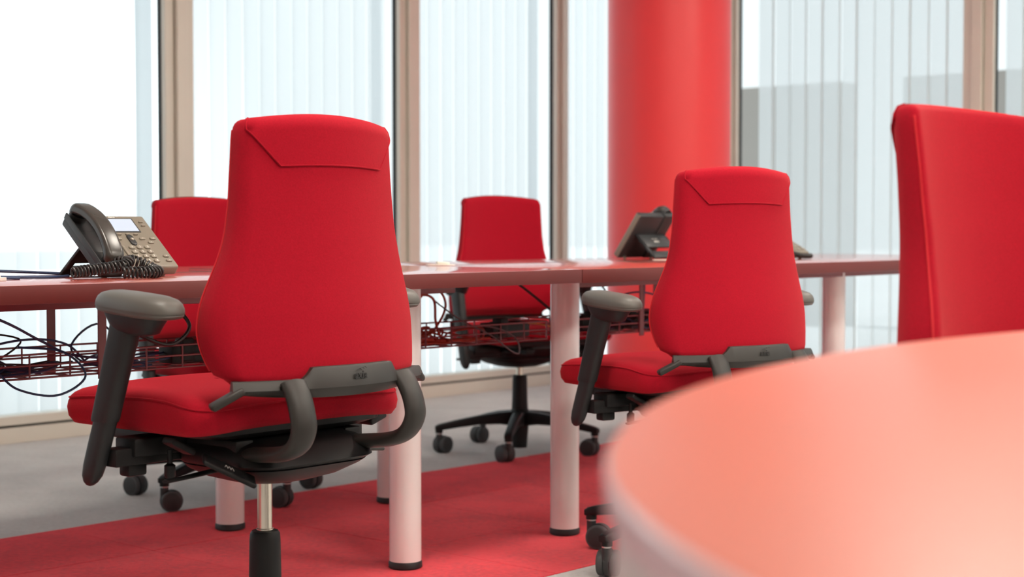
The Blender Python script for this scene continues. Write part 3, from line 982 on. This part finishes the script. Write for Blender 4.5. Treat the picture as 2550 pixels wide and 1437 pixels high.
def phone(loc, rz, ang, label, detail=True):
    t = empty('desk_telephone', loc, rz)
    tag(t, label, 'telephone', 'grey desk telephones')
    # tilted body frame
    e = place('body', PM['body'], t, (0, 0, .0), (ang, 0, 0))
    ca, sa = math.cos(ang), math.sin(ang)
    e.location = (0, 0, .026 * ca + .002)
    place('cradle_panel', PM['grille'], e)
    bz = place('screen_bezel', PM['bezel'], e); 
    sn = place('screen', PM['screen'], e)
    for me, p in PM['keys']: place('key', me, e, p)
    place('printed_logo', PM['logo'], e)
    # handset and its caps as sub-parts of the phone; re-parent to top by matrix
    h = place('handset', PM['handset'], t, e.location, (ang, 0, 0)); place('handset_cap', PM['cap'], h, (0, .018, 0)); place('handset_cap', PM['cap'], h, (0, .178, 0))
    # stand: plate from the back of the body down to the desk
    top = Vector((0, .100 * ca + .026 * sa, .028 * ca + .002 + .100 * sa - .026 * ca))
    foot = Vector((0, .100 * ca + .026 * sa + .085, .004))
    bm = bmesh.new()
    d = foot - top; Ls = d.length; angp = math.atan2(-d.z, d.y)
    mt = Matrix.Translation(top) @ Matrix.Rotation(-angp, 4, 'X')
    for x0, x1 in ((-.095, -.080), (.060, .075)): box3(bm, x0, x1, 0, Ls, -.004, .004, .002, 2, 0, mt)
    box3(bm, -.095, .075, 0, Ls * .55, -.004, .004, .002, 2, 0, mt)
    box3(bm, -.095, .075, Ls * .72, Ls, -.004, .004, .002, 2, 0, mt)
    st = obj('stand', bm, M['phone_dark'], t)
    bm = bmesh.new(); text_bm(bm, 'cisco', .014, mt @ Matrix.Translation((-.01, Ls * .32, .0043)) @ Matrix.Rotation(R(180), 4, 'Z'), 0, .0002, True)
    for i, h_ in enumerate((.0018, .003, .0045, .003, .0018, .003, .0045, .003, .0018)):
        box3(bm, -.028 + i * .0042, -.0268 + i * .0042, Ls * .32 - .011 - h_, Ls * .32 - .011, .004, .0046, 0, 1, 0, mt)
    obj('printed_logo', bm, M['glyph'], st, smooth=False)
    return t
ph1 = phone(XYZ(2.065, 2.965, .75), TH, R(39), 'large grey desk telephone with lit screen on the left desk')
# its coiled cord: from the lower end of the handset, out to the left on the desk and back
bm = coil_cord([(-.072, -.008, .034), (-.060, -.034, .036), (-.085, -.050, .028), (-.150, -.040, .020), (-.202, -.040, .0150)], .0105, .0027, 22)
obj('coiled_cord', bm, M['cord'], ph1)
bm = coil_cord([(-.105, -.080, .0136), (-.060, -.092, .0136), (-.020, -.085, .0136), (-.008, -.055, .018), (-.022, -.034, .030), (-.052, -.022, .040)], .0105, .0027, 21)
obj('coiled_cord', bm, M['cord'], ph1)
ph2 = phone(XYZ(4.555, 3.555, .75), TH + math.pi, R(55), 'grey desk telephone seen from the back, in front of the red column')
bm = bmesh.new(); tube(bm, [(-.03, .11, .07), (-.035, .145, .062), (-.045, .17, .035), (-.045, .178, .004)], .0022, 8)
obj('line_cord', bm, M['grey_cable'], ph2)
ph3 = phone(XYZ(4.81, 3.03, .75), TH, R(30), 'grey desk telephone peeking out behind the right red chair')
bm = coil_cord([(-.072, -.006, .030), (-.02, -.03, .015), (.03, -.03, .012), (.075, -.02, .012)], .0075, .002, 24)
obj('coiled_cord', bm, M['cord'], ph3)

# ================================================================== cable baskets under the desks
def basket(u0, u1, hangers, label):
    t = empty('cable_basket', XYZ(u0, 3.22, .53), TH); tag(t, label, 'cable basket', 'wire cable baskets under the desks')
    bm = bmesh.new(); w = .0024
    vf, vb = -.10, .10; zb, zm, zt = 0.0, .028, .052
    def line(a, b): 
        tube(bm, [a, b], w, 6, 1, smooth=False)
    L = u1 - u0
    for v, z in ((vf, zb), (vf, zm), (vf, zt), (vb, zb), (vb, zm), (vb, zt), (-.035, zb), (.035, zb)):
        line((0, v, z), (L, v, z))
    u = .02
    while u < L:
        for a, b in (((u, vf, zt), (u, vf, zb)), ((u, vf, zb), (u, vb, zb)), ((u, vb, zb), (u, vb, zt))): line(a, b)
        u += .101
    line((0, vf, zt), (0, vb, zt)); line((L, vf, zt), (L, vb, zt))
    obj('wire_tray', bm, M['redmetal'], t)
    for (u, v) in hangers:
        bm = bmesh.new(); box3(bm, u - u0 - .011, u - u0 + .011, v - 3.22 - .002, v - 3.22 + .002, -.012, .184, .0008, 1)
        obj('hanger', bm, M['redmetal'], t)
    return t
basket(.95, 3.60, [(1.2, 3.115), (2.06, 3.115), (2.06, 3.325), (2.75, 3.115), (2.75, 3.325)], 'long dark red wire basket of cables hanging under the left desk')
basket(3.72, 4.62, [(4.05, 3.115), (4.40, 3.325)], 'short dark red wire basket hanging under the right desk')

def cable(path, r, m, label, group, name='cable'):
    bm = bmesh.new(); P = [XYZ(*p) for p in path]
    tube(bm, P, r, 8, 8)
    o = obj(name, bm, M[m]); tag(o, label, 'cable', group); return o
rnd = random.Random(7)
def tangle(u0, u1, n, mats, zmax, label, group, loops=5, vspan=.08, sag=0.0):
    for k in range(n):
        p = []
        u = rnd.uniform(u0, u0 + .25 * (u1 - u0)); z = .545
        a = rnd.uniform(0, 6.28); cu = rnd.uniform(u0 + .1, u1 - .1); span = (u1 - u0)
        m = rnd.choice(mats)
        steps = loops * 5
        for i in range(steps):
            a += rnd.uniform(.9, 1.5)
            cu += rnd.uniform(-.05, .07) * span
            cu = min(max(cu, u0 + .06), u1 - .06)
            ru = rnd.uniform(.05, .13); 
            hz = rnd.uniform(.01, zmax) if rnd.random() < .35 else rnd.uniform(.004, .035)
            p.append((cu + ru * math.cos(a) * .9, 3.22 + vspan * math.sin(a) * rnd.uniform(.5, 1), .536 + hz * (.5 + .5 * math.sin(a * 1.3))))
        cable(p, rnd.choice((.0022, .0026, .003)), m, label, group)
tangle(1.15, 2.30, 6, ['blue_cable', 'black_cable', 'blue_cable'], .11, 'dark cable tangled in the wire basket below the left telephone', 'cables in the basket left of the large chair')
tangle(2.25, 2.75, 3, ['black_cable'], .06, 'black cable lying in the wire basket behind the large chair', 'cables in the basket behind the large chair')
tangle(2.80, 3.40, 4, ['red_cable'], .075, 'rust red cable coiled in the wire basket between the two white legs', 'cables in the middle basket', loops=4)
tangle(3.78, 4.58, 8, ['black_cable', 'black_cable', 'blue_cable'], .10, 'black cable heaped in the short wire basket under the right desk', 'cables in the right basket', loops=5)
# named single runs
cable([(2.980, 3.16, .55), (3.040, 3.15, .60), (3.110, 3.15, .675), (3.180, 3.16, .685), (3.220, 3.17, .64), (3.180, 3.17, .58), (3.100, 3.16, .545), (3.030, 3.17, .54)], .0036, 'red_cable', 'rust red cable looping high above the middle basket', None)
cable([(2.970, 3.18, .63), (3.080, 3.15, .672), (3.150, 3.15, .662), (3.150, 3.14, .60), (3.190, 3.16, .555), (3.270, 3.2, .54)], .0036, 'red_cable', 'rust red cable forming the inner loop above the middle basket', None)
cable([(2.86, 3.18, .60), (3.02, 3.15, .575), (3.16, 3.16, .548), (3.35, 3.18, .540), (3.6, 3.2, .538)], .0036, 'red_cable', 'rust red cable running slantwise down into the middle basket', None)
cable([(3.130, 3.2, .714), (3.170, 3.18, .665), (3.250, 3.14, .60), (3.330, 3.10, .555), (3.390, 3.08, .51), (3.430, 3.08, .50), (3.430, 3.10, .545), (3.350, 3.14, .578), (3.190, 3.2, .575), (3.030, 3.24, .60), (2.880, 3.28, .64), (2.730, 3.3, .645)], .0022, 'grey_cable', 'thin grey cable sagging out below the middle basket', None)
cable([(3.62, 3.3, .714), (3.68, 3.26, .66), (3.74, 3.22, .60), (3.78, 3.2, .55)], .004, 'black_cable', 'short thick black cable dropping beside the middle leg', None)
cable([(3.50, 3.2, .556), (3.55, 3.18, .575), (3.62, 3.16, .57), (3.7, 3.15, .55)], .002, 'yellow_cable', 'yellow cable arching over the power strip', None)
cable([(2.13, 3.1, .714), (2.22, 3.08, .68), (2.26, 3.06, .63), (2.21, 3.06, .59), (2.14, 3.07, .61), (2.09, 3.10, .65)], .0045, 'black_cable', 'thick black cable hanging in a loop beside the armrest of the large chair', None)
cable([(1.62, 3.0, .714), (1.78, 3.05, .66), (1.90, 3.1, .61), (2.02, 3.16, .57), (2.2, 3.2, .55)], .003, 'blue_cable', 'dark blue cable slanting down from the left desk edge into the basket', None)
cable([(1.85, 3.12, .60), (1.95, 3.10, .585), (2.0, 3.09, .53), (1.93, 3.09, .492), (1.84, 3.10, .51), (1.80, 3.12, .55)], .0026, 'blue_cable', 'dark blue cable drooping below the left basket', None)
cable([(1.70, 3.12, .59), (1.86, 3.12, .615), (1.98, 3.14, .60), (2.05, 3.16, .55)], .0026, 'blue_cable', 'dark blue cable arching over the left basket rim', None)
cable([(3.98, 3.3, .714), (4.02, 3.24, .66), (3.93, 3.2, .60), (3.88, 3.18, .56)], .003, 'black_cable', 'black cable slanting down to the right basket', None)
cable([(4.24, 3.25, .714), (4.20, 3.22, .64), (4.16, 3.2, .575), (4.1, 3.2, .55)], .003, 'blue_cable', 'blue cable dropping under the right desk near the chair back', None)
cable([(3.88, 3.18, .55), (3.94, 3.15, .63), (4.06, 3.14, .655), (4.18, 3.14, .63), (4.2, 3.16, .56)], .003, 'blue_cable', 'blue cable arching above the right basket', None)
# on the left desk
cable([(1.30, 3.10, .752), (1.50, 3.15, .764), (1.70, 3.22, .768), (1.88, 3.22, .762), (1.98, 3.14, .756)], .0032, 'blue_cable', 'upper blue cable curving over the left desk behind the telephone', None)
cable([(1.20, 2.98, .7535), (1.45, 2.97, .7535), (1.68, 3.02, .756), (1.86, 3.02, .7535), (1.94, 3.06, .7535)], .0032, 'blue_cable', 'lower blue cable lying on the left desk beside the coiled cord', None)
cable([(1.20, 3.12, .754), (1.48, 3.10, .764), (1.64, 3.02, .757), (1.78, 2.99, .7535)], .0030, 'blue_cable', 'short blue cable crossing the two others on the left desk', None)

def strip(u0, u1, v, z, label, sock=4):
    t = empty('power_strip', XYZ((u0 + u1) / 2, v, z), TH); tag(t, label, 'power strip', 'power strips in the baskets')
    L = (u1 - u0) / 2
    bm = bmesh.new(); box3(bm, -L, L, -.028, .028, 0, .045, .004, 2); obj('housing', bm, M['black'], t)
    for k in range(sock):
        x = -L + (k + .5) * 2 * L / sock
        bm = bmesh.new(); lathe(bm, [(.019, 0), (.019, .003), (.016, .003), (.016, .001)], 20, mtx=Matrix.Translation((x, 0, .0445))); obj('socket', bm, M['grey_plastic'], t)
        if k % 2 == 0:
            bm = bmesh.new(); box3(bm, x - .018, x + .018, -.036, -.0, .004, .060, .006, 2); obj('plug', bm, M['black'], t)
    return t
strip(2.27, 2.62, 3.17, .536, 'black power strip in the basket beside the large chair')
strip(3.42, 3.58, 3.20, .536, 'black power strip at the right end of the middle basket', 2)
strip(3.9, 4.3, 3.26, .536, 'black power strip under the heap of cables in the short basket')

# small things on the desks
def connector(u, v, rz, label, L=.05):
    t = empty('network_plug', XYZ(u, v, .75), TH + rz); tag(t, label, 'plug')
    bm = bmesh.new(); box3(bm, -L / 2, L / 2, -.008, .008, 0, .008, .0012, 1)
    obj('plug_body', bm, M['clearplug'], t)
    bm = bmesh.new(); box3(bm, -L / 2 + .004, L / 2 - .012, -.004, .004, .008, .012, .0008, 1, 0, Matrix.Rotation(R(4), 4, 'Y'))
    obj('latch', bm, M['clearplug'], t)
connector(1.70, 2.95, .2, 'clear plastic network plug lying on the left desk beside the blue cables')
t = empty('key_tag', XYZ(3.33, 3.30, .75), TH - .5); tag(t, 'small cream card holder lying on the desk in front of the far chair', 'card holder')
bm = bmesh.new(); box3(bm, -.040, .040, -.020, .020, 0, .0025, .001, 1); obj('card', bm, M['white_plastic'], t)
bm = bmesh.new(); box3(bm, -.012, .026, -.010, .010, .0025, .011, .003, 2, 0, Matrix.Rotation(R(5), 4, 'Y')); obj('clip', bm, M['white_plastic'], t)
connector(4.52, 3.28, -.4, 'clear plastic network plug lying beside the telephone seen from the back', .045)
bm = bmesh.new(); box3(bm, -.035, .035, -.012, .012, 0, .003, .001, 1)
o = obj('paper_label', bm, M['white_plastic'], None, XYZ(4.37, 3.27, .75), (0, 0, TH - .6)); tag(o, 'flat white strip lying in front of the telephone seen from the back', 'label')
